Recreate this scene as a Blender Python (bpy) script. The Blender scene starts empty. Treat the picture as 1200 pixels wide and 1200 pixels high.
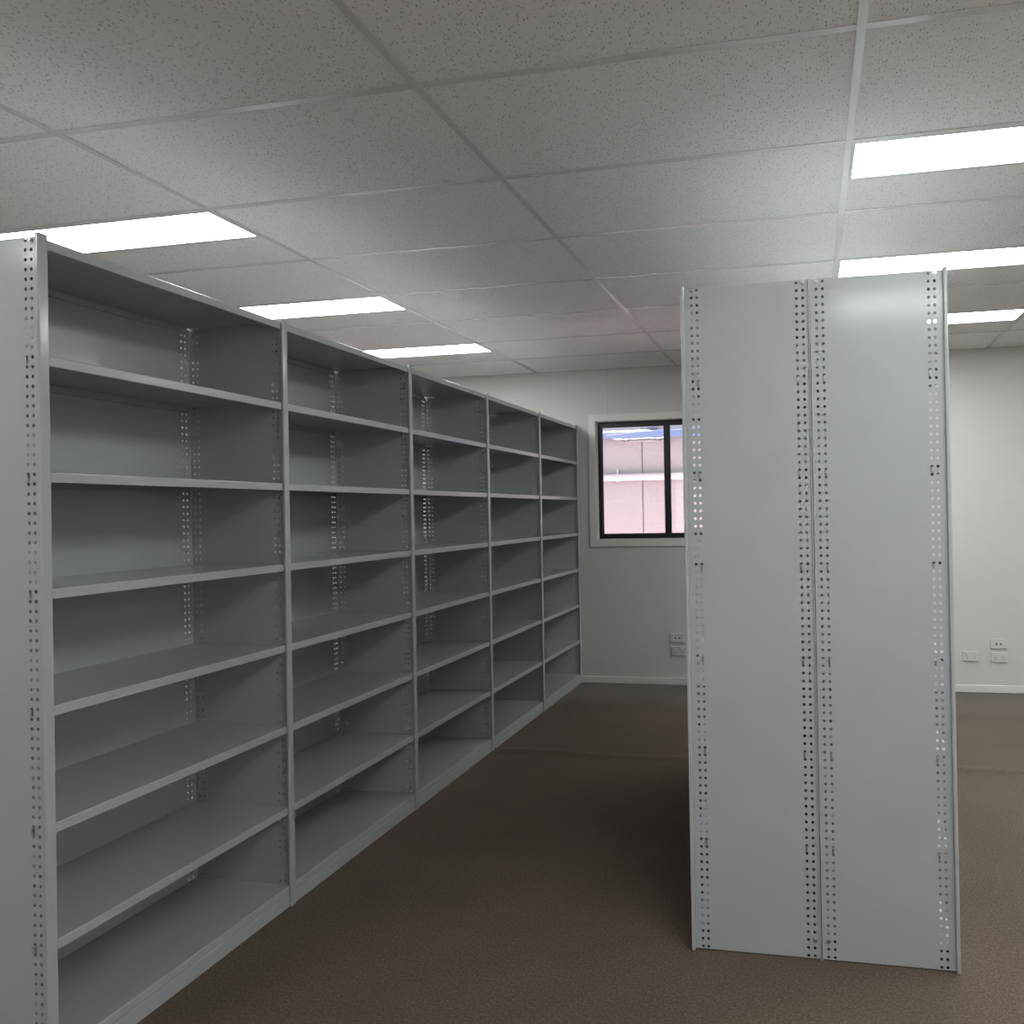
import bpy, bmesh, math, random
from mathutils import Vector, Matrix
random.seed(7)
scn = bpy.context.scene
COL = scn.collection
PI = math.pi

# ------------------------------------------------------------------ dimensions (metres, floor at z = 0)
EYE = 1.430
X0, X1, Y0, Y1 = -5.80, 5.10, -2.60, 6.118      # inner faces of the four walls
CEIL = 2.621
RUN_X, TEE_Y = -1.0488, 1.9347                  # one main runner, one cross tee of the ceiling grid
UP_H = 2.157                                    # height of the shelving uprights
BAY = 0.900
DEP = 0.4138
PITCH = 0.02484                                 # spacing of the punched holes
ROW0 = UP_H - 0.009

# ------------------------------------------------------------------ materials
def new_mat(name):
    m = bpy.data.materials.new(name); m.use_nodes = True
    nt = m.node_tree; nt.nodes.clear()
    out = nt.nodes.new('ShaderNodeOutputMaterial')
    return m, nt, out

def principled(name, col, rough=0.5, metal=0.0, spec=0.5, noise=0.0, nscale=40, bump=0.0, bscale=300, coat=0.0):
    m, nt, out = new_mat(name)
    b = nt.nodes.new('ShaderNodeBsdfPrincipled')
    b.inputs['Base Color'].default_value = (*col, 1)
    b.inputs['Roughness'].default_value = rough
    b.inputs['Metallic'].default_value = metal
    b.inputs['Specular IOR Level'].default_value = spec
    b.inputs['Coat Weight'].default_value = coat
    nt.links.new(b.outputs[0], out.inputs[0])
    tc = nt.nodes.new('ShaderNodeTexCoord')
    if noise:
        n = nt.nodes.new('ShaderNodeTexNoise'); n.inputs['Scale'].default_value = nscale; n.inputs['Detail'].default_value = 5
        nt.links.new(tc.outputs['Object'], n.inputs['Vector'])
        r = nt.nodes.new('ShaderNodeMapRange')
        r.inputs['From Min'].default_value = 0.3; r.inputs['From Max'].default_value = 0.7
        r.inputs['To Min'].default_value = 1 - noise; r.inputs['To Max'].default_value = 1 + noise
        nt.links.new(n.outputs['Fac'], r.inputs['Value'])
        mx = nt.nodes.new('ShaderNodeVectorMath'); mx.operation = 'SCALE'
        mx.inputs[0].default_value = col
        nt.links.new(r.outputs[0], mx.inputs['Scale']); nt.links.new(mx.outputs[0], b.inputs['Base Color'])
    if bump:
        n2 = nt.nodes.new('ShaderNodeTexNoise'); n2.inputs['Scale'].default_value = bscale; n2.inputs['Detail'].default_value = 2
        nt.links.new(tc.outputs['Object'], n2.inputs['Vector'])
        bp = nt.nodes.new('ShaderNodeBump'); bp.inputs['Strength'].default_value = bump; bp.inputs['Distance'].default_value = 0.001
        nt.links.new(n2.outputs['Fac'], bp.inputs['Height']); nt.links.new(bp.outputs[0], b.inputs['Normal'])
    return m

STEEL = principled('grey_powder_coat', (0.440, 0.458, 0.462), rough=0.15, spec=0.5, noise=0.025, nscale=6, bump=0.06, bscale=180)
ZINC = principled('zinc_plated', (0.52, 0.52, 0.52), rough=0.42, metal=1.0, noise=0.05)
WALL = principled('painted_wallboard', (0.605, 0.592, 0.565), rough=0.60, spec=0.3, noise=0.012, nscale=3, bump=0.05, bscale=250)
TRIMM = principled('painted_trim', (0.74, 0.715, 0.69), rough=0.40, noise=0.01)
TEE = principled('grid_enamel', (0.72, 0.72, 0.72), rough=0.22, spec=0.5, noise=0.01)
ALU = principled('dark_window_frame', (0.012, 0.013, 0.017), rough=0.35, noise=0.05)
PLASTIC = principled('white_plastic', (0.60, 0.61, 0.58), rough=0.35, noise=0.01)
DARKP = principled('dark_opening', (0.02, 0.02, 0.02), rough=0.6, noise=0.05)
VOID = principled('ceiling_void', (0.05, 0.05, 0.05), rough=0.9, noise=0.05)
LFRAME = principled('light_frame_white', (0.70, 0.71, 0.72), rough=0.35, noise=0.01)
CONC = principled('pale_precast', (0.325, 0.312, 0.322), rough=0.85, noise=0.05, nscale=30, bump=0.1)
GROUND = principled('pale_paving', (0.78, 0.60, 0.64), rough=0.9, noise=0.08, nscale=10)
CONCRETE = principled('grey_concrete_yard', (0.58, 0.575, 0.56), rough=0.9, noise=0.08, nscale=10)
PIPE = principled('white_pipe', (0.48, 0.46, 0.46), rough=0.4, noise=0.02)
BLUE = principled('blue_paint', (0.15, 0.23, 0.40), rough=0.45, noise=0.04)
GREYB = principled('slate_grey_paint', (0.15, 0.165, 0.23), rough=0.5, noise=0.04)

def carpet():
    m, nt, out = new_mat('brown_carpet')
    b = nt.nodes.new('ShaderNodeBsdfPrincipled'); b.inputs['Roughness'].default_value = 1.0
    b.inputs['Specular IOR Level'].default_value = 0.1
    b.inputs['Sheen Weight'].default_value = 0.15
    tc = nt.nodes.new('ShaderNodeTexCoord')
    n = nt.nodes.new('ShaderNodeTexNoise'); n.inputs['Scale'].default_value = 120; n.inputs['Detail'].default_value = 5; n.inputs['Roughness'].default_value = 0.75
    n3 = nt.nodes.new('ShaderNodeTexNoise'); n3.inputs['Scale'].default_value = 2.2; n3.inputs['Detail'].default_value = 4
    r = nt.nodes.new('ShaderNodeValToRGB')
    r.color_ramp.elements[0].position = 0.30; r.color_ramp.elements[0].color = (0.054, 0.0360, 0.0250, 1)
    r.color_ramp.elements[1].position = 0.70; r.color_ramp.elements[1].color = (0.185, 0.137, 0.101, 1)
    e = r.color_ramp.elements.new(0.5); e.color = (0.110, 0.079, 0.0575, 1)
    mr = nt.nodes.new('ShaderNodeMapRange'); mr.inputs['From Min'].default_value = 0.3; mr.inputs['From Max'].default_value = 0.7
    mr.inputs['To Min'].default_value = 0.90; mr.inputs['To Max'].default_value = 1.10
    sc = nt.nodes.new('ShaderNodeVectorMath'); sc.operation = 'SCALE'
    for q in (n, n3): nt.links.new(tc.outputs['Object'], q.inputs['Vector'])
    nt.links.new(n.outputs['Fac'], r.inputs[0]); nt.links.new(n3.outputs['Fac'], mr.inputs[0])
    nt.links.new(r.outputs[0], sc.inputs[0]); nt.links.new(mr.outputs[0], sc.inputs['Scale'])
    nt.links.new(sc.outputs[0], b.inputs['Base Color'])
    bp = nt.nodes.new('ShaderNodeBump'); bp.inputs['Strength'].default_value = 0.6; bp.inputs['Distance'].default_value = 0.003
    nt.links.new(n.outputs['Fac'], bp.inputs['Height']); nt.links.new(bp.outputs[0], b.inputs['Normal'])
    nt.links.new(b.outputs[0], out.inputs[0])
    return m
CARPET = carpet()

def tile_mat():
    """mineral fibre tile: short dark fissures and pin holes, pressed into the face"""
    m, nt, out = new_mat('fissured_ceiling_tile')
    b = nt.nodes.new('ShaderNodeBsdfPrincipled'); b.inputs['Roughness'].default_value = 0.85; b.inputs['Specular IOR Level'].default_value = 0.25
    tc = nt.nodes.new('ShaderNodeTexCoord')
    L = nt.links.new
    masks = []
    for (sx, sy, rot, lo, thr, keep) in ((105, 48, 0.12, 0.10, 0.24, 0.45), (60, 100, -0.6, 0.08, 0.19, 0.62)):
        mp = nt.nodes.new('ShaderNodeMapping'); mp.inputs['Scale'].default_value = (sx, sy, 0.0); mp.inputs['Rotation'].default_value = (0, 0, rot)
        L(tc.outputs['Object'], mp.inputs['Vector'])
        nz = nt.nodes.new('ShaderNodeTexNoise'); nz.inputs['Scale'].default_value = 60; nz.inputs['Detail'].default_value = 2
        L(tc.outputs['Object'], nz.inputs['Vector'])
        ad = nt.nodes.new('ShaderNodeVectorMath'); ad.operation = 'MULTIPLY_ADD'; ad.inputs[1].default_value = (0.55, 0.55, 0)
        L(nz.outputs['Color'], ad.inputs[0]); L(mp.outputs[0], ad.inputs[2])
        v = nt.nodes.new('ShaderNodeTexVoronoi'); v.voronoi_dimensions = '2D'; v.inputs['Scale'].default_value = 1.0
        L(ad.outputs[0], v.inputs['Vector'])
        mr = nt.nodes.new('ShaderNodeMapRange'); mr.inputs['From Min'].default_value = lo; mr.inputs['From Max'].default_value = thr
        mr.inputs['To Min'].default_value = 1; mr.inputs['To Max'].default_value = 0
        L(v.outputs['Distance'], mr.inputs[0])
        sp = nt.nodes.new('ShaderNodeSeparateColor'); L(v.outputs['Color'], sp.inputs[0])
        gt = nt.nodes.new('ShaderNodeMapRange'); gt.inputs['From Min'].default_value = keep; gt.inputs['From Max'].default_value = 1.0
        L(sp.outputs[0], gt.inputs[0])
        mu = nt.nodes.new('ShaderNodeMath'); mu.operation = 'MULTIPLY'; L(mr.outputs[0], mu.inputs[0]); L(gt.outputs[0], mu.inputs[1])
        masks.append(mu)
    mx = nt.nodes.new('ShaderNodeMath'); mx.operation = 'MAXIMUM'; L(masks[0].outputs[0], mx.inputs[0]); L(masks[1].outputs[0], mx.inputs[1])
    col = nt.nodes.new('ShaderNodeMix'); col.data_type = 'RGBA'
    col.inputs['A'].default_value = (0.90, 0.892, 0.885, 1); col.inputs['B'].default_value = (0.34, 0.335, 0.33, 1)
    L(mx.outputs[0], col.inputs['Factor']); L(col.outputs['Result'], b.inputs['Base Color'])
    gn = nt.nodes.new('ShaderNodeTexNoise'); gn.inputs['Scale'].default_value = 350; L(tc.outputs['Object'], gn.inputs['Vector'])
    sb = nt.nodes.new('ShaderNodeMath'); sb.operation = 'MULTIPLY_ADD'; sb.inputs[1].default_value = -1.6
    L(mx.outputs[0], sb.inputs[0]); L(gn.outputs['Fac'], sb.inputs[2])
    bp = nt.nodes.new('ShaderNodeBump'); bp.inputs['Strength'].default_value = 0.35; bp.inputs['Distance'].default_value = 0.001
    L(sb.outputs[0], bp.inputs['Height']); L(bp.outputs[0], b.inputs['Normal'])
    L(b.outputs[0], out.inputs[0])
    return m
TILE = tile_mat()

def lamp_mat():
    m, nt, out = new_mat('lit_diffuser')
    e = nt.nodes.new('ShaderNodeEmission'); e.inputs[0].default_value = (0.95, 1.0, 1.0, 1); e.inputs[1].default_value = LAMP
    nt.links.new(e.outputs[0], out.inputs[0]); return m
LAMP = 20.0
DIFF = lamp_mat()

def glass():
    m, nt, out = new_mat('window_glass')
    t = nt.nodes.new('ShaderNodeBsdfTransparent'); t.inputs[0].default_value = (0.96, 0.97, 0.97, 1)
    g = nt.nodes.new('ShaderNodeBsdfGlossy'); g.inputs['Roughness'].default_value = 0.02
    f = nt.nodes.new('ShaderNodeFresnel'); f.inputs[0].default_value = 1.45
    mx = nt.nodes.new('ShaderNodeMixShader')
    nt.links.new(f.outputs[0], mx.inputs[0]); nt.links.new(t.outputs[0], mx.inputs[1]); nt.links.new(g.outputs[0], mx.inputs[2])
    nt.links.new(mx.outputs[0], out.inputs[0]); return m
GLASS = glass()

# ------------------------------------------------------------------ mesh helpers
def box(bm, x0, x1, y0, y1, z0, z1):
    r = bmesh.ops.create_cube(bm, size=1)
    for v in r['verts']:
        v.co = Vector(((x0 + x1) / 2 + v.co.x * (x1 - x0), (y0 + y1) / 2 + v.co.y * (y1 - y0), (z0 + z1) / 2 + v.co.z * (z1 - z0)))
    return r['verts']

def cyl(bm, p0, p1, r, seg=24, r2=None):
    p0, p1 = Vector(p0), Vector(p1); d = p1 - p0
    q = d.to_track_quat('Z', 'Y').to_matrix().to_4x4()
    m = Matrix.Translation((p0 + p1) / 2) @ q
    return bmesh.ops.create_cone(bm, cap_ends=True, segments=seg, radius1=r, radius2=r if r2 is None else r2, depth=d.length, matrix=m)['verts']

def finish(name, bm, mat, parent=None, smooth=False, bevel=0, seg=2, mats=None):
    bmesh.ops.recalc_face_normals(bm, faces=bm.faces)
    me = bpy.data.meshes.new(name); bm.to_mesh(me); bm.free()
    me.materials.append(mat)
    for mm in (mats or []): me.materials.append(mm)
    o = bpy.data.objects.new(name, me); COL.objects.link(o)
    if parent: o.parent = parent
    if smooth:
        for p in me.polygons: p.use_smooth = True
    if bevel:
        b = o.modifiers.new('bevel', 'BEVEL'); b.width = bevel; b.segments = seg; b.limit_method = 'ANGLE'; b.angle_limit = math.radians(40)
        for p in me.polygons: p.use_smooth = True
        w = o.modifiers.new('wn', 'WEIGHTED_NORMAL'); w.keep_sharp = True
    return o

def thing(name, label, cat, loc=(0, 0, 0), group=None):
    o = bpy.data.objects.new(name, None); COL.objects.link(o)
    o.location = loc; o.empty_display_size = 0.1
    o['label'] = label; o['category'] = cat
    if group: o['group'] = group
    return o

def struct(o): o['kind'] = 'structure'; return o

# ------------------------------------------------------------------ room shell
def make_floor():
    bm = bmesh.new()
    ys = [Y0 - 0.12, 0, 1, 2, 3, 4.0]
    y = 4.10
    while y < 4.55: ys.append(round(y, 4)); y += 0.01
    ys += [4.8, 5.4, Y1 + 0.12]
    xs = [X0 - 0.12, -4.0, -2.6] + [-2.3 + 0.05 * i for i in range(0, 76)] + [2.0, 3.5, X1 + 0.12]
    def h(x, y):
        c = 4.312 + 0.018 * math.sin(x * 2.1 + 0.6) + 0.006 * math.sin(x * 7.3)
        a = 0.013 * (0.75 + 0.25 * math.sin(x * 3.1 + 1.0))
        a *= max(0.0, min(1.0, (x + 2.2) / 0.5)) * max(0.0, min(1.0, (2.0 - x) / 0.6))
        d = y - c
        s = 0.040 if d < 0 else 0.045
        return a * math.exp(-(d / s) ** 2)
    vs = [[bm.verts.new((x, y, h(x, y))) for x in xs] for y in ys]
    for j in range(len(ys) - 1):
        for i in range(len(xs) - 1):
            bm.faces.new((vs[j][i], vs[j][i + 1], vs[j + 1][i + 1], vs[j + 1][i]))
    o = finish('floor', bm, CARPET, smooth=True)
    if o.data.polygons[0].normal.z < 0: o.data.flip_normals()
    s = o.modifiers.new('thick', 'SOLIDIFY'); s.thickness = 0.05; s.offset = -1
    return struct(o)
make_floor()

WIN = (-1.746, -0.532, 1.199, 2.184)            # opening in the far wall: x0, x1, z0, z1
WT = 0.13
WIN2 = (-4.180, -2.966, 1.199, 2.184)            # its twin, behind the left shelving
FRONT_FILL_WINS = [(-4.8, -2.4), (1.8, 4.2)]  # unseen openings behind the camera, added to let in fill daylight
SIDE_FILL_WINS = [(-1.6, 0.8)]; SZ = (0.95, 2.25)  # unseen opening, added so daylight from the right fills the shelves
def make_walls():
    top = CEIL + 0.30
    bm = bmesh.new()
    z0, z1 = WIN[2:]
    cut = [X0 - WT] + sorted(WIN[:2] + WIN2[:2]) + [X1 + WT]
    for i in range(0, len(cut), 2): box(bm, cut[i], cut[i + 1], Y1, Y1 + WT, 0, top)
    for a, b, _, _ in (WIN, WIN2): box(bm, a, b, Y1, Y1 + WT, 0, z0); box(bm, a, b, Y1, Y1 + WT, z1, top)
    struct(finish('wall_back', bm, WALL))
    bm = bmesh.new()
    cut = [Y0] + [q for w in SIDE_FILL_WINS for q in w] + [Y1]
    for i in range(0, len(cut), 2): box(bm, X1, X1 + WT, cut[i], cut[i + 1], 0, top)
    for a, b in SIDE_FILL_WINS: box(bm, X1, X1 + WT, a, b, 0, SZ[0]); box(bm, X1, X1 + WT, a, b, SZ[1], top)
    struct(finish('wall_right', bm, WALL))
    bm = bmesh.new()
    cut = [X0 - WT] + [q for w in FRONT_FILL_WINS for q in w] + [X1 + WT]
    for i in range(0, len(cut), 2): box(bm, cut[i], cut[i + 1], Y0 - WT, Y0, 0, top)
    for a, b in FRONT_FILL_WINS: box(bm, a, b, Y0 - WT, Y0, 0, SZ[0]); box(bm, a, b, Y0 - WT, Y0, SZ[1], top)
    struct(finish('wall_front', bm, WALL))
    for n, b in (('wall_left', (X0 - WT, X0, Y0, Y1)),):
        bm = bmesh.new(); box(bm, *b, 0, top); struct(finish(n, bm, WALL))
    # skirting boards
    def skirt(n, x0, x1, y0, y1):
        bm = bmesh.new(); box(bm, x0, x1, y0, y1, 0.001, 0.058); struct(finish(n, bm, TRIMM, bevel=0.004))
    skirt('baseboard_back', X0 + 0.012, X1 - 0.012, Y1 - 0.012, Y1)
    skirt('baseboard_left', X0, X0 + 0.012, Y0, Y1 - 0.0125)
    skirt('baseboard_right', X1 - 0.012, X1, Y0, Y1 - 0.0125)
    skirt('baseboard_front', X0 + 0.0125, X1 - 0.0125, Y0, Y0 + 0.012)
    # thin cover bead over the joint of the wall boards above the window
    bm = bmesh.new(); box(bm, -1.6600, -1.6565, Y1 - 0.0018, Y1, 2.25, CEIL - 0.003)
    box(bm, 0.74, 0.7435, Y1 - 0.0018, Y1, 0.06, CEIL - 0.003)
    struct(finish('trim_1', bm, TRIMM))
make_walls()

LIGHTS = []                                     # (x of left end, y of near edge) of the recessed panels
for k in range(-4, 6, 2):
    for cx in (RUN_X - 2.4, RUN_X + 1.2, RUN_X + 4.8):
        LIGHTS.append((cx, TEE_Y + 0.6 * (k + 1)))
# k+1 -> near edge of tile rows -3,-1,1,3,5
def make_ceiling():
    bm = bmesh.new()
    g = 0.0008
    xs = [RUN_X + 1.2 * n for n in range(-6, 6)]
    ys = [TEE_Y + 0.6 * n for n in range(-9, 9)]
    for xa in xs:
        for ya in ys:
            x0, x1, y0, y1 = max(xa + 0.003, X0), min(xa + 1.197, X1), max(ya + 0.003, Y0), min(ya + 0.597, Y1)
            if x1 - x0 < 0.02 or y1 - y0 < 0.02: continue
            for lx, ly in LIGHTS:
                if abs(lx - xa) < 0.01 and abs(ly - ya) < 0.01: y0 = ya + 0.306
            dx = dy = 0
            if ya + 0.6 > Y1 and abs(xa - (RUN_X - 1.2)) < 0.01: dx = 0.011    # end tile slipped sideways, a dark slot beside the runner
            vs = box(bm, x0 + dx, x1, y0, y1, CEIL + 0.0025 + random.uniform(0, 0.0006), CEIL + 0.016)
    box(bm, X0 - WT, X1 + WT, Y0 - WT, Y1 + WT, CEIL + 0.28, CEIL + 0.36)
    o = finish('ceiling', bm, TILE); struct(o)
    # exposed grid: main runners along the room, cross tees between them, angle at the walls
    bm = bmesh.new()
    for n, xa in enumerate(xs[1:]):
        if X0 < xa < X1:
            gap = abs(xa - (RUN_X - 1.2)) < 0.01
            box(bm, xa - 0.012, xa + 0.012, Y0, 5.70 if gap else Y1, CEIL, CEIL + 0.0016)
            if gap: box(bm, xa - 0.012, xa + 0.0005, 5.70, Y1, CEIL, CEIL + 0.0016)
            box(bm, xa - 0.0015, xa + 0.0015, Y0, Y1, CEIL + 0.0016, CEIL + 0.038)
    for ya in ys:
        if not (Y0 < ya < Y1 - 0.03): continue
        for xa in xs:
            a, b = max(xa + 0.0122, X0), min(xa + 1.1878, X1)
            if b - a < 0.03: continue
            box(bm, a, b, ya - 0.012, ya + 0.012, CEIL + 0.0003, CEIL + 0.0018)
            box(bm, a, b, ya - 0.0015, ya + 0.0015, CEIL + 0.0018, CEIL + 0.036)
    t = 0.0012
    box(bm, X0, X1, Y1 - 0.018, Y1, CEIL + 0.0004, CEIL + 0.0004 + t); box(bm, X0, X1, Y0, Y0 + 0.018, CEIL + 0.0004, CEIL + 0.0004 + t)
    box(bm, X0, X0 + 0.018, Y0, Y1, CEIL + 0.0004, CEIL + 0.0004 + t); box(bm, X1 - 0.018, X1, Y0, Y1, CEIL + 0.0004, CEIL + 0.0004 + t)
    struct(finish('trim_2', bm, TEE))
make_ceiling()

# ------------------------------------------------------------------ recessed light panels
def make_light(lx, ly, label):
    r = thing('ceiling_light', label, 'ceiling light', (lx + 0.6, ly + 0.153, CEIL), 'recessed light panels in the tiled ceiling')
    w, d = 0.5865, 0.1405
    bm = bmesh.new()
    fw = 0.010
    box(bm, -w, w, -d, -d + fw, 0.0004, 0.012); box(bm, -w, w, d - fw, d, 0.0004, 0.012)
    box(bm, -w, -w + fw, -d + fw, d - fw, 0.0004, 0.012); box(bm, w - fw, w, -d + fw, d - fw, 0.0004, 0.012)
    box(bm, -w, w, d, d + 0.0125, 0.0006, 0.006)
    finish('frame', bm, LFRAME, r)
    bm = bmesh.new(); box(bm, -w + fw, w - fw, -d + fw, d - fw, 0.0030, 0.0050)
    finish('diffuser', bm, DIFF, r)
    bm = bmesh.new(); box(bm, -w + 0.002, w - 0.002, -d + 0.002, d - 0.002, 0.0125, 0.050)
    finish('housing', bm, LFRAME, r)
row_word = {-3: 'behind the camera, second row back', -1: 'behind the camera, first row back'}
for lx, ly in LIGHTS:
    k = round((ly - TEE_Y) / 0.6)
    side = 'far left' if lx < -5 else 'left' if lx < -2 else ('right' if lx < 1 else 'far right')
    if k in (1, 3, 5):
        n = {1: 'nearest', 3: 'middle', 5: 'farthest'}[k]
        if side == 'left':
            lab = {1: 'lit white ceiling panel above the left shelves, nearest and largest of the three there',
                   3: 'lit white ceiling panel above the left shelves, middle one of the three there',
                   5: 'lit white ceiling panel above the left shelves, farthest and smallest, nearest the window wall'}[k]
        elif side == 'right':
            lab = {1: 'lit white ceiling panel high at the right edge, nearest the camera, clear of the shelving',
                   3: 'lit white ceiling panel partly hidden behind the top of the freestanding shelving end',
                   5: 'small lit white ceiling panel just right of the freestanding shelving, nearest the far wall'}[k]
        else:
            lab = f'lit white ceiling panel in the {side} column outside the frame, {n} row'
    else:
        d = {-3: 'farther', -1: 'nearer'}[k] if k in (-3, -1) else 'overhead'
        lab = f'lit white ceiling panel out of view behind the camera, {side} column, {d} row'
    make_light(lx, ly, lab)

# ------------------------------------------------------------------ window in the far wall
def make_window(name, rect, xm, M=None):
    x0, x1, z0, z1 = rect
    made = []
    ya, yb = Y1 + 0.058, Y1 + 0.108
    bm = bmesh.new()
    f = 0.032
    box(bm, x0 + .001, x1 - .001, ya, yb, z0 + .001, z0 + f + 0.008); box(bm, x0 + .001, x1 - .001, ya, yb, z1 - f - 0.006, z1 - .001)
    box(bm, x0 + .001, x0 + f, ya, yb, z0 + f, z1 - f); box(bm, x1 - f, x1 - .001, ya, yb, z0 + f, z1 - f)
    w = finish(name, bm, ALU, bevel=0.002); struct(w)
    bm = bmesh.new(); box(bm, xm - 0.023, xm + 0.023, ya + 0.006, yb - 0.004, z0 + f + 0.008, z1 - f - 0.006)
    finish('mullion', bm, ALU, w, bevel=0.002)
    # slim sash rails round each pane
    for n, (a, b, y) in enumerate(((x0 + f, xm - 0.023, ya + 0.030), (xm + 0.023, x1 - f, ya + 0.014))):
        zt, zb = z1 - f - 0.006, z0 + f + 0.008
        bm = bmesh.new(); box(bm, a, b, y - 0.002, y + 0.002, zb, zt)
        finish('pane', bm, GLASS, w)
        bm = bmesh.new(); s = 0.006
        box(bm, a, b, y - 0.008, y + 0.008, zb, zb + s); box(bm, a, b, y - 0.008, y + 0.008, zt - s, zt)
        box(bm, a, a + s, y - 0.008, y + 0.008, zb, zt); box(bm, b - s, b, y - 0.008, y + 0.008, zb, zt)
        finish('sash', bm, ALU, w)
    bm = bmesh.new(); t = 0.060
    y0, y1 = Y1 - 0.012, Y1 - 0.0002
    box(bm, x0 - t, x0, y0, y1, z0 - t, z1 + t); box(bm, x1, x1 + t, y0, y1, z0 - t, z1 + t)
    box(bm, x0, x1, y0, y1, z0 - t, z0); box(bm, x0, x1, y0, y1, z1, z1 + t)
    finish('architrave', bm, TRIMM, w, bevel=0.003)
    bm = bmesh.new(); q = 0.004                   # lining of the reveal
    box(bm, x0, x0 + q, y1, ya, z0, z1); box(bm, x1 - q, x1, y1, ya, z0, z1)
    box(bm, x0 + q, x1 - q, y1, ya, z0, z0 + q); box(bm, x0 + q, x1 - q, y1, ya, z1 - q, z1)
    finish('reveal', bm, TRIMM, w)
    if M is not None: w.matrix_world = M
make_window('window_1', WIN, -1.152)
make_window('window_2', WIN2, -3.573)
for i, (a, b) in enumerate(SIDE_FILL_WINS):          # added unseen fill window, built along x, then turned onto the right wall
    m = Matrix.Translation((X1, 0, 0)) @ Matrix.Rotation(-PI / 2, 4, 'Z') @ Matrix.Translation((0, -Y1, 0))
    make_window('window_%d' % (3 + i), (-b, -a, SZ[0], SZ[1]), -(a + b) / 2, m)

# ------------------------------------------------------------------ wall plates
def plate_base(r):
    bm = bmesh.new(); box(bm, -0.0585, 0.0585, -0.011, 0, -0.038, 0.038)
    finish('cover_plate', bm, PLASTIC, r, bevel=0.004, seg=3)
def power_point(x, z, label):
    r = thing('power_point', label, 'power point', (x, Y1 - 0.0005, z), None)
    plate_base(r)
    for sx in (-0.027, 0.027):
        bm = bmesh.new(); box(bm, sx - 0.008, sx + 0.008, -0.0155, -0.0105, 0.008, 0.026)
        finish('switch', bm, PLASTIC, r, bevel=0.002)
        bm = bmesh.new()
        for a, ox, oz in ((0.55, -0.0065, -0.004), (-0.55, 0.0065, -0.004), (0, 0, -0.018)):
            vs = box(bm, -0.0011, 0.0011, -0.0114, -0.0100, -0.0045, 0.0045)
            rot = Matrix.Rotation(a, 4, 'Y')
            for v in vs: v.co = rot @ v.co; v.co.x += sx + ox; v.co.z += oz
        finish('socket_slots', bm, DARKP, r)
def data_point(x, z, label):
    r = thing('data_outlet', label, 'wall outlet', (x, Y1 - 0.0005, z), None)
    plate_base(r)
    for sx in (-0.016, 0.016):
        bm = bmesh.new(); box(bm, sx - 0.011, sx + 0.011, -0.0125, -0.0105, -0.012, 0.013)
        j = finish('jack', bm, PLASTIC, r, bevel=0.001)
        bm = bmesh.new(); box(bm, sx - 0.006, sx + 0.006, -0.0130, -0.0122, -0.007, 0.006)
        finish('jack_opening', bm, DARKP, j)
data_point(-1.080, 0.386, 'white data outlet with two jacks below the window, upper plate half hidden by shelving')
power_point(-1.072, 0.279, 'white double power point beneath the window, just under the data outlet')
power_point(1.192, 0.277, 'white double power point on the right wall stretch, alone and nearest the freestanding shelving')
data_point(1.393, 0.374, 'white data outlet with two dark jacks, upper plate of the stacked pair at far right')
power_point(1.394, 0.271, 'white double power point, lower plate of the stacked pair at far right')

# ------------------------------------------------------------------ steel shelving
def holed_sheet(bm, u0, u1, z0, z1, cols, rad, mapf):
    """flat sheet u by z, two-column strips of round holes at the given u values"""
    hw = 0.008
    cells = sorted(cols); strips = []; u = u0
    for c in cells:
        a, b = c - hw, c + hw
        if a > u + 1e-5: strips.append((u, a, None))
        strips.append((max(a, u), b, c)); u = b
    if u1 > u + 1e-5: strips.append((u, u1, None))
    nz = [ROW0 - PITCH * k for k in range(87) if ROW0 - PITCH * k > z0 + 0.006]
    nz = [z for z in nz if z < z1 - 0.005]
    N = 12
    def V(u, z): return bm.verts.new(mapf(u, z))
    for a, b, c in strips:
        if c is None:
            bm.faces.new((V(a, z0), V(b, z0), V(b, z1), V(a, z1))); continue
        for i, z in enumerate(nz):
            t = z1 if i == 0 else z + PITCH / 2
            bo = z0 if i == len(nz) - 1 else z - PITCH / 2
            ring = []; sq = []
            for k in range(N):
                an = 2 * PI * k / N + PI / N * 0
                ring.append(V(c + rad * math.cos(an), z + rad * math.sin(an)))
            pts = [(b, z), (b, z + (t - z) * .55), (b, t), (c, t), (a, t), (a, z + (t - z) * .55), (a, z), (a, z - (z - bo) * .55), (a, bo), (c, bo), (b, bo), (b, z - (z - bo) * .55)]
            # reorder so 12 boundary points follow the 12 angles
            pts = [(b, z), (b, z + (t - z) * .6), (b - (b - c) * .25, t), (c, t), (a + (c - a) * .25, t), (a, z + (t - z) * .6),
                   (a, z), (a, z - (z - bo) * .6), (a + (c - a) * .25, bo), (c, bo), (b - (b - c) * .25, bo), (b, z - (z - bo) * .6)]
            sq = [V(*p) for p in pts]
            for k in range(N):
                bm.faces.new((ring[k], sq[k], sq[(k + 1) % N], ring[(k + 1) % N]))
            for (k0, k1, cu, cz) in ((1, 2, b, t), (4, 5, a, t), (7, 8, a, bo), (10, 11, b, bo)):
                bm.faces.new((sq[k0], V(cu, cz), sq[k1]))
    bmesh.ops.remove_doubles(bm, verts=bm.verts, dist=1e-6)

MESHES = {}
def cached(key, builder):
    """build the mesh object once, afterwards hand out obj.copy() that shares its data"""
    if key in MESHES:
        o = MESHES[key].copy(); COL.objects.link(o); return o
    o = builder(); MESHES[key] = o; return o

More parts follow.
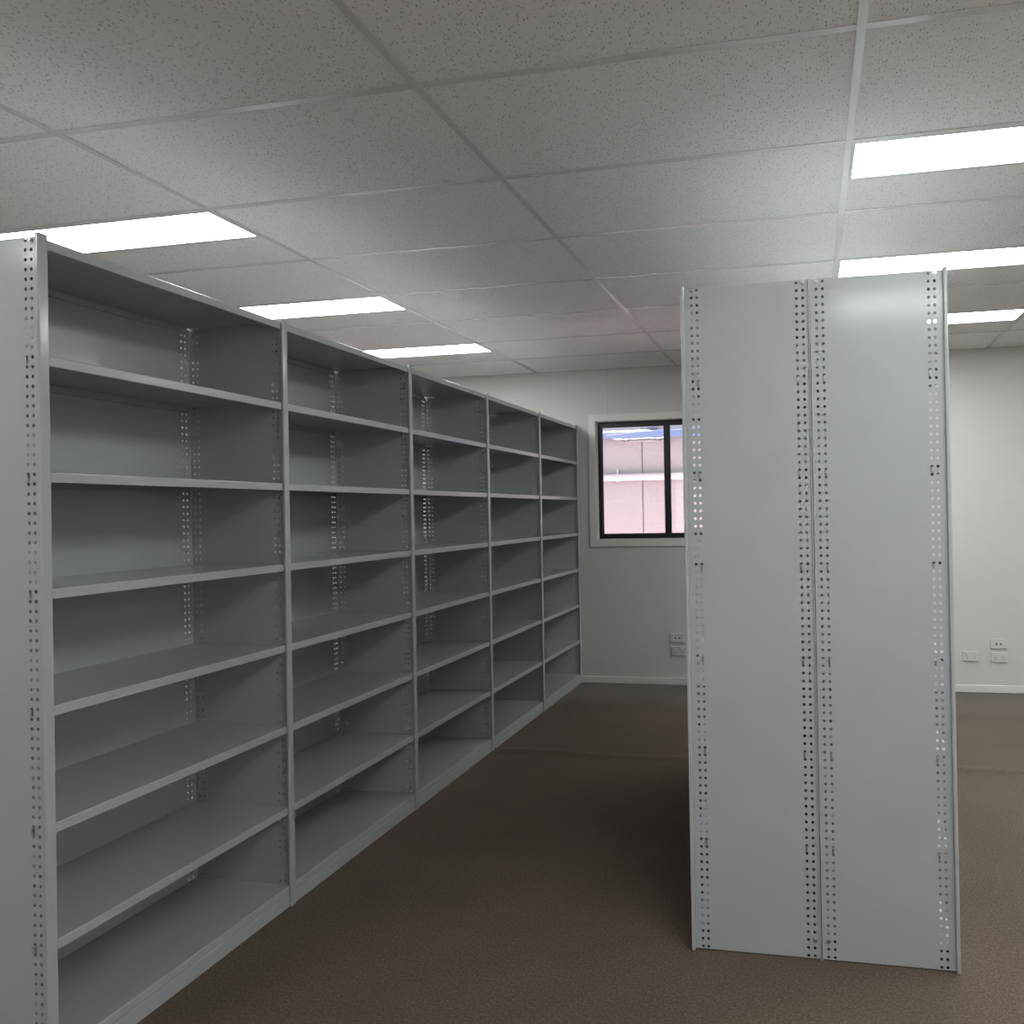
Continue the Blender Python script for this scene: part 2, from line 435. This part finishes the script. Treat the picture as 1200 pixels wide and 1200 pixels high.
FRONT_COLS = (-0.054, -0.036); REAR_COLS = (-(DEP - 0.020), -(DEP - 0.040))
def side_panel(s):
    def b():
        bm = bmesh.new()
        holed_sheet(bm, -(DEP - 0.001), -0.0105, 0.004, UP_H - 0.001, FRONT_COLS + REAR_COLS, 0.0048, lambda u, z: (s * u, 0, z))
        o = finish('side_panel', bm, STEEL)
        m = o.modifiers.new('t', 'SOLIDIFY'); m.thickness = 0.0014; m.offset = 0
        return o
    return cached(('side', s), b)
def back_panel(s):
    def b():
        bm = bmesh.new()
        x = -(DEP - 0.0055)
        holed_sheet(bm, 0.0025, BAY - 0.0025, 0.030, UP_H - 0.010, (0.022, 0.040, BAY - 0.040, BAY - 0.022), 0.0045, lambda u, z: (s * x, u, z))
        o = finish('back_panel', bm, STEEL)
        m = o.modifiers.new('t', 'SOLIDIFY'); m.thickness = 0.001; m.offset = 0
        return o
    return cached(('back', s), b)
def front_post(s):
    def b():
        bm = bmesh.new()
        box(bm, min(0, -s * 0.012), max(0, -s * 0.012), -0.0135, 0.0135, 0.001, UP_H + 0.005)
        return finish('front_post', bm, STEEL, bevel=0.0035, seg=3)
    return cached(('fpost', s), b)
def rear_post(s):
    def b():
        bm = bmesh.new(); a, c = -s * (DEP - 0.0035), -s * DEP
        box(bm, min(a, c), max(a, c), -0.0065, 0.0065, 0.002, UP_H)
        return finish('rear_post', bm, STEEL, bevel=0.0012, seg=2)
    return cached(('rpost', s), b)
def shelf(s, kind='shelf'):
    def b():
        bm = bmesh.new()
        xf, xb, r = -0.0095, -(DEP - 0.008), 0.0028
        prof = [(xb + 0.010, -0.024), (xb, -0.024), (xb, 0)]
        prof += [(xf - r - r * 0, 0)]
        for k in range(1, 5):
            an = PI / 2 * k / 4; prof.append((xf - r + r * math.sin(an), -r + r * math.cos(an)))
        prof += [(xf, -0.0245), (xf - 0.0005, -0.0252), (xf - 0.012, -0.0255), (xf - 0.012, -0.018)]
        ya, yb = 0.0150, BAY - 0.0150
        rows = [[bm.verts.new((s * x, y, z)) for x, z in prof] for y in (ya, ya + 0.014, yb - 0.014, yb)]
        for j in range(3):
            for i in range(len(prof) - 1):
                if j != 1 and i >= len(prof) - 3: continue          # lower return stops short of the posts
                bm.faces.new((rows[j][i], rows[j][i + 1], rows[j + 1][i + 1], rows[j + 1][i]))
        xe = -0.0160
        for y0, y1 in ((0.0022, ya), (BAY - 0.0022, yb)):
            q = [bm.verts.new((s * x, y, z)) for x, y, z in ((xb, y1, 0), (xe, y1, 0), (xe, y0, 0), (xb, y0, 0))]
            bm.faces.new(q)
            w = [bm.verts.new((s * x, y0, z)) for x, z in ((-0.068, 0), (xb + 0.066, 0), (xb + 0.066, -0.022), (-0.068, -0.022))]
            bm.faces.new(w)
        o = finish(kind, bm, STEEL)
        for p in o.data.polygons: p.use_smooth = False
        m = o.modifiers.new('t', 'SOLIDIFY'); m.thickness = 0.0011; m.offset = 0
        return o
    return cached((kind, s), b)
def kick(s):
    def b():
        bm = bmesh.new()
        x = -0.0075
        prof = [(x - 0.018, 0.0500), (x - 0.0030, 0.0500), (x - 0.0015, 0.0496), (x - 0.0004, 0.0485), (x, 0.0470), (x, 0.003)]
        ya, yb = 0.0150, BAY - 0.0150
        r = [[bm.verts.new((s * a, y, z)) for a, z in prof] for y in (ya, yb)]
        for i in range(len(prof) - 1): bm.faces.new((r[0][i], r[0][i + 1], r[1][i + 1], r[1][i]))
        o = finish('kick_plate', bm, STEEL)
        m = o.modifiers.new('t', 'SOLIDIFY'); m.thickness = 0.0011; m.offset = -1 if s > 0 else 1
        return o
    return cached(('kick', s), b)
def bolt():
    def b():
        bm = bmesh.new()
        cyl(bm, (0, 0, 0), (0, -0.0012, 0), 0.0080, 20)
        cyl(bm, (0, -0.0012, 0), (0, -0.0050, 0), 0.0060, 6, 0.0052)
        return finish('bolt', bm, ZINC, bevel=0.0005, seg=2)
    return cached(('bolt',), b)
def clip():
    def b():
        bm = bmesh.new()
        box(bm, -0.0026, 0.0026, -0.0030, 0.0012, -0.0035, -0.0012)      # tongue through the hole
        box(bm, -0.0026, 0.0026, -0.0042, -0.0026, -0.0150, -0.0012)     # leg hooked down over the sheet
        box(bm, -0.0026, 0.0026, -0.0026, -0.0008, -0.0165, -0.0138)
        return finish('shelf_clip', bm, ZINC, bevel=0.0006, seg=2)
    return cached(('clip',), b)

TOPS = [UP_H - 0.005] + [ROW0 - PITCH * 12 * k + 0.005 for k in range(1, 7)] + [0.077]
def add_upright(root, s, y):
    for f in (side_panel, front_post, rear_post):
        o = f(s); o.parent = root; o.location = (0, y, 0)
def make_bay(loc, s, label, first=False, last=False, group=None):
    r = thing('shelving_bay', label, 'shelving', loc, group)
    add_upright(r, s, 0)
    if last: add_upright(r, s, BAY)
    o = back_panel(s); o.parent = r; o.location = (0, 0, 0)
    for i, z in enumerate(TOPS):
        o = shelf(s, 'top_shelf' if i == 0 else ('base_shelf' if i == 7 else 'shelf')); o.parent = r; o.location = (0, 0, z)
    o = kick(s); o.parent = r; o.location = (0, 0, 0)
    if first:
        yb = -0.0007
        pts = [('b', FRONT_COLS[1], 0), ('b', REAR_COLS[0], 0), ('b', REAR_COLS[0], 84)]
        for k in range(12, 73, 12): pts += [('c', FRONT_COLS[0], k), ('c', REAR_COLS[1], k)]
        for t, u, k in pts:
            o = bolt() if t == 'b' else clip()
            o.parent = r; o.location = (s * u, yb, ROW0 - PITCH * k)
    return r

LG = 'steel shelving bays in the row along the left'
ll = ['tall grey steel shelving bay at the left edge, nearest, with the perforated end panel',
      'second grey steel shelving bay from the camera in the left row',
      'third and middle grey steel shelving bay of the five in the left row',
      'fourth grey steel shelving bay from the camera, last but one in the left row',
      'fifth and farthest grey steel shelving bay of the left row, against the window wall']
LX, LY = -1.893, 1.5885
for i in range(5):
    make_bay((LX, LY + BAY * i, 0), 1, ll[i], first=(i == 0), last=(i == 4), group=LG)
RG = 'steel shelving bays in the freestanding back to back block'
RY = 2.4445
rw = ['nearest', 'farthest']
for i in range(2):
    for s, x, sd in ((-1, -0.4010, 'left'), (1, 0.4285, 'right')):
        if i == 0:
            lab = f'{sd} half of the freestanding grey shelving, nearest bay with tall perforated end panel'
        else:
            lab = f'{sd}-facing grey shelving bay hidden behind the freestanding end panel, {rw[i]}'
        make_bay((x, RY + BAY * i, 0), s, lab, first=(i == 0), last=(i == 1), group=RG)

# ------------------------------------------------------------------ outside the window
for i, (a, b) in enumerate(FRONT_FILL_WINS):  # added windows out of view, brightening the near ceiling and end panels
    m = Matrix.Translation((0, Y0, 0)) @ Matrix.Rotation(PI, 4, 'Z') @ Matrix.Translation((0, -Y1, 0))
    make_window('window_%d' % (4 + i), (-b, -a, SZ[0], SZ[1]), -(a + b) / 2, m)

def outside():
    bm = bmesh.new(); box(bm, -14, 12, Y1 + WT + 0.02, 9.0, -0.30, -0.20)
    o = finish('paving', bm, GROUND); struct(o)
    bm = bmesh.new(); box(bm, X1 + WT + 0.02, 22, -14, Y1 + WT + 0.02, -0.30, -0.20); box(bm, -14, X1 + WT + 0.02, -14, Y0 - WT - 0.02, -0.30, -0.20)
    o = finish('paving', bm, CONCRETE); struct(o)
    bld = thing('neighbouring_building', 'pale pinkish concrete panel building seen through the window', 'building', (-2, 9.0, -0.2))
    YB = 0.0
    bm = bmesh.new()
    xs = [-12.0 + 2.4 * i + 0.016 for i in range(10)]
    cuts = [x for x in xs]
    for i in range(len(cuts) - 1):
        vs = box(bm, cuts[i] + 0.007, cuts[i + 1] - 0.007, 0.0, 0.15, 0.0, 4.3)
    box(bm, cuts[0], cuts[-1], 0.02, 0.15, 0.0, 4.3)
    finish('wall_panels', bm, CONC, bld, bevel=0.004)
    bm = bmesh.new()
    cyl(bm, (-9, -0.05, 2.044), (9, -0.05, 2.044), 0.042, 20)
    p = finish('drain_pipe', bm, PIPE, bld, smooth=True); p.data.shade_smooth() if hasattr(p.data, 'shade_smooth') else None
    for x in (-0.283, 2.1, -2.7):
        bm = bmesh.new(); cyl(bm, (x - 0.010, -0.05, 2.044), (x + 0.010, -0.05, 2.044), 0.052, 20)
        box(bm, x - 0.008, x + 0.008, -0.05, 0.0, 2.10, 2.13); box(bm, x - 0.008, x + 0.008, -0.060, -0.045, 2.09, 2.14)
        finish('pipe_bracket', bm, PIPE, p)
    bm = bmesh.new()
    vs = box(bm, -6, 6, -0.10, 0.0, 2.524, 2.600)
    for v in vs:
        if v.co.z > 2.55: v.co.z += 0.02 * (v.co.x / 6)
    g = finish('blue_awning_rail', bm, BLUE, bld, bevel=0.006)
    bm = bmesh.new()
    q = [bm.verts.new(c) for c in ((-0.42, -0.103, 2.560), (0.06, -0.103, 2.603), (0.06, -0.103, 2.592), (-0.38, -0.103, 2.553))]
    q2 = [bm.verts.new((v.co.x, -0.099, v.co.z)) for v in q]
    bm.faces.new(q); bm.faces.new(q2[::-1])
    for i in range(4): bm.faces.new((q[i], q2[i], q2[(i + 1) % 4], q[(i + 1) % 4]))
    finish('highlight_strip', bm, PIPE, g)  # thin highlight on the rail, modelled as a pale strip
    for a, b in ((-0.21, -0.135), (0.19, 0.257)):
        bm = bmesh.new(); box(bm, a, b, -0.07, 0.0, 2.49, 2.524); box(bm, a + 0.008, a + 0.02, -0.09, 0, 2.478, 2.524); box(bm, b - 0.02, b - 0.008, -0.09, 0, 2.478, 2.524)
        finish('rail_bracket', bm, GREYB, g, bevel=0.002)
    bm = bmesh.new(); box(bm, -0.26, 0.30, -0.03, 0.0, 2.478, 2.488)
    finish('conduit', bm, PIPE, bld)
    bm = bmesh.new(); box(bm, 0.09, 0.21, -0.05, 0.0, 2.625, 2.70)
    finish('vent', bm, GREYB, bld, bevel=0.004)
outside()

# ------------------------------------------------------------------ daylight
w = bpy.data.worlds.new('World'); scn.world = w; w.use_nodes = True
bg = w.node_tree.nodes['Background']; bg.inputs[0].default_value = (0.93, 0.93, 1.0, 1); bg.inputs[1].default_value = 2.3
sd = bpy.data.lights.new('sun', 'SUN'); sd.energy = 24.0; sd.angle = 0.02; sd.color = (1.0, 0.93, 0.90)
so = bpy.data.objects.new('sun', sd); COL.objects.link(so)
so.location = (0, 3, 8); so.rotation_euler = Vector((0.75, -0.02, -1.0)).to_track_quat('-Z', 'Y').to_euler()

# ------------------------------------------------------------------ camera
yaw, pitch, roll = 0.1871, 0.0045, -0.0184
F = Vector((-math.sin(yaw) * math.cos(pitch), math.cos(yaw) * math.cos(pitch), math.sin(pitch)))
r0 = Vector((math.cos(yaw), math.sin(yaw), 0)); u0 = r0.cross(F)
R = math.cos(roll) * r0 + math.sin(roll) * u0
U = math.cos(roll) * u0 - math.sin(roll) * r0
cd = bpy.data.cameras.new('camera'); cam = bpy.data.objects.new('camera', cd); COL.objects.link(cam)
cd.sensor_fit = 'HORIZONTAL'; cd.sensor_width = 36.0; cd.lens = 886.6857 / 1200 * 36.0
cd.shift_x = (600 - 780.133) / 1200; cd.shift_y = (594.5234 - 600) / 1200
cd.clip_start = 0.02; cd.clip_end = 100
M = Matrix((R, U, -F)).transposed().to_4x4(); M.translation = Vector((0, 0, EYE)); cam.matrix_world = M
scn.camera = cam

scn.view_settings.view_transform = 'Standard'; scn.view_settings.look = 'None'
scn.view_settings.exposure = 0.16; scn.view_settings.gamma = 1.0; scn.view_settings.use_curve_mapping = False
scn.cycles.max_bounces = 14; scn.cycles.diffuse_bounces = 8; scn.cycles.glossy_bounces = 4; scn.cycles.transparent_max_bounces = 12
scn.cycles.use_denoising = True; scn.cycles.sample_clamp_indirect = 6.0; scn.cycles.caustics_reflective = False; scn.cycles.caustics_refractive = False
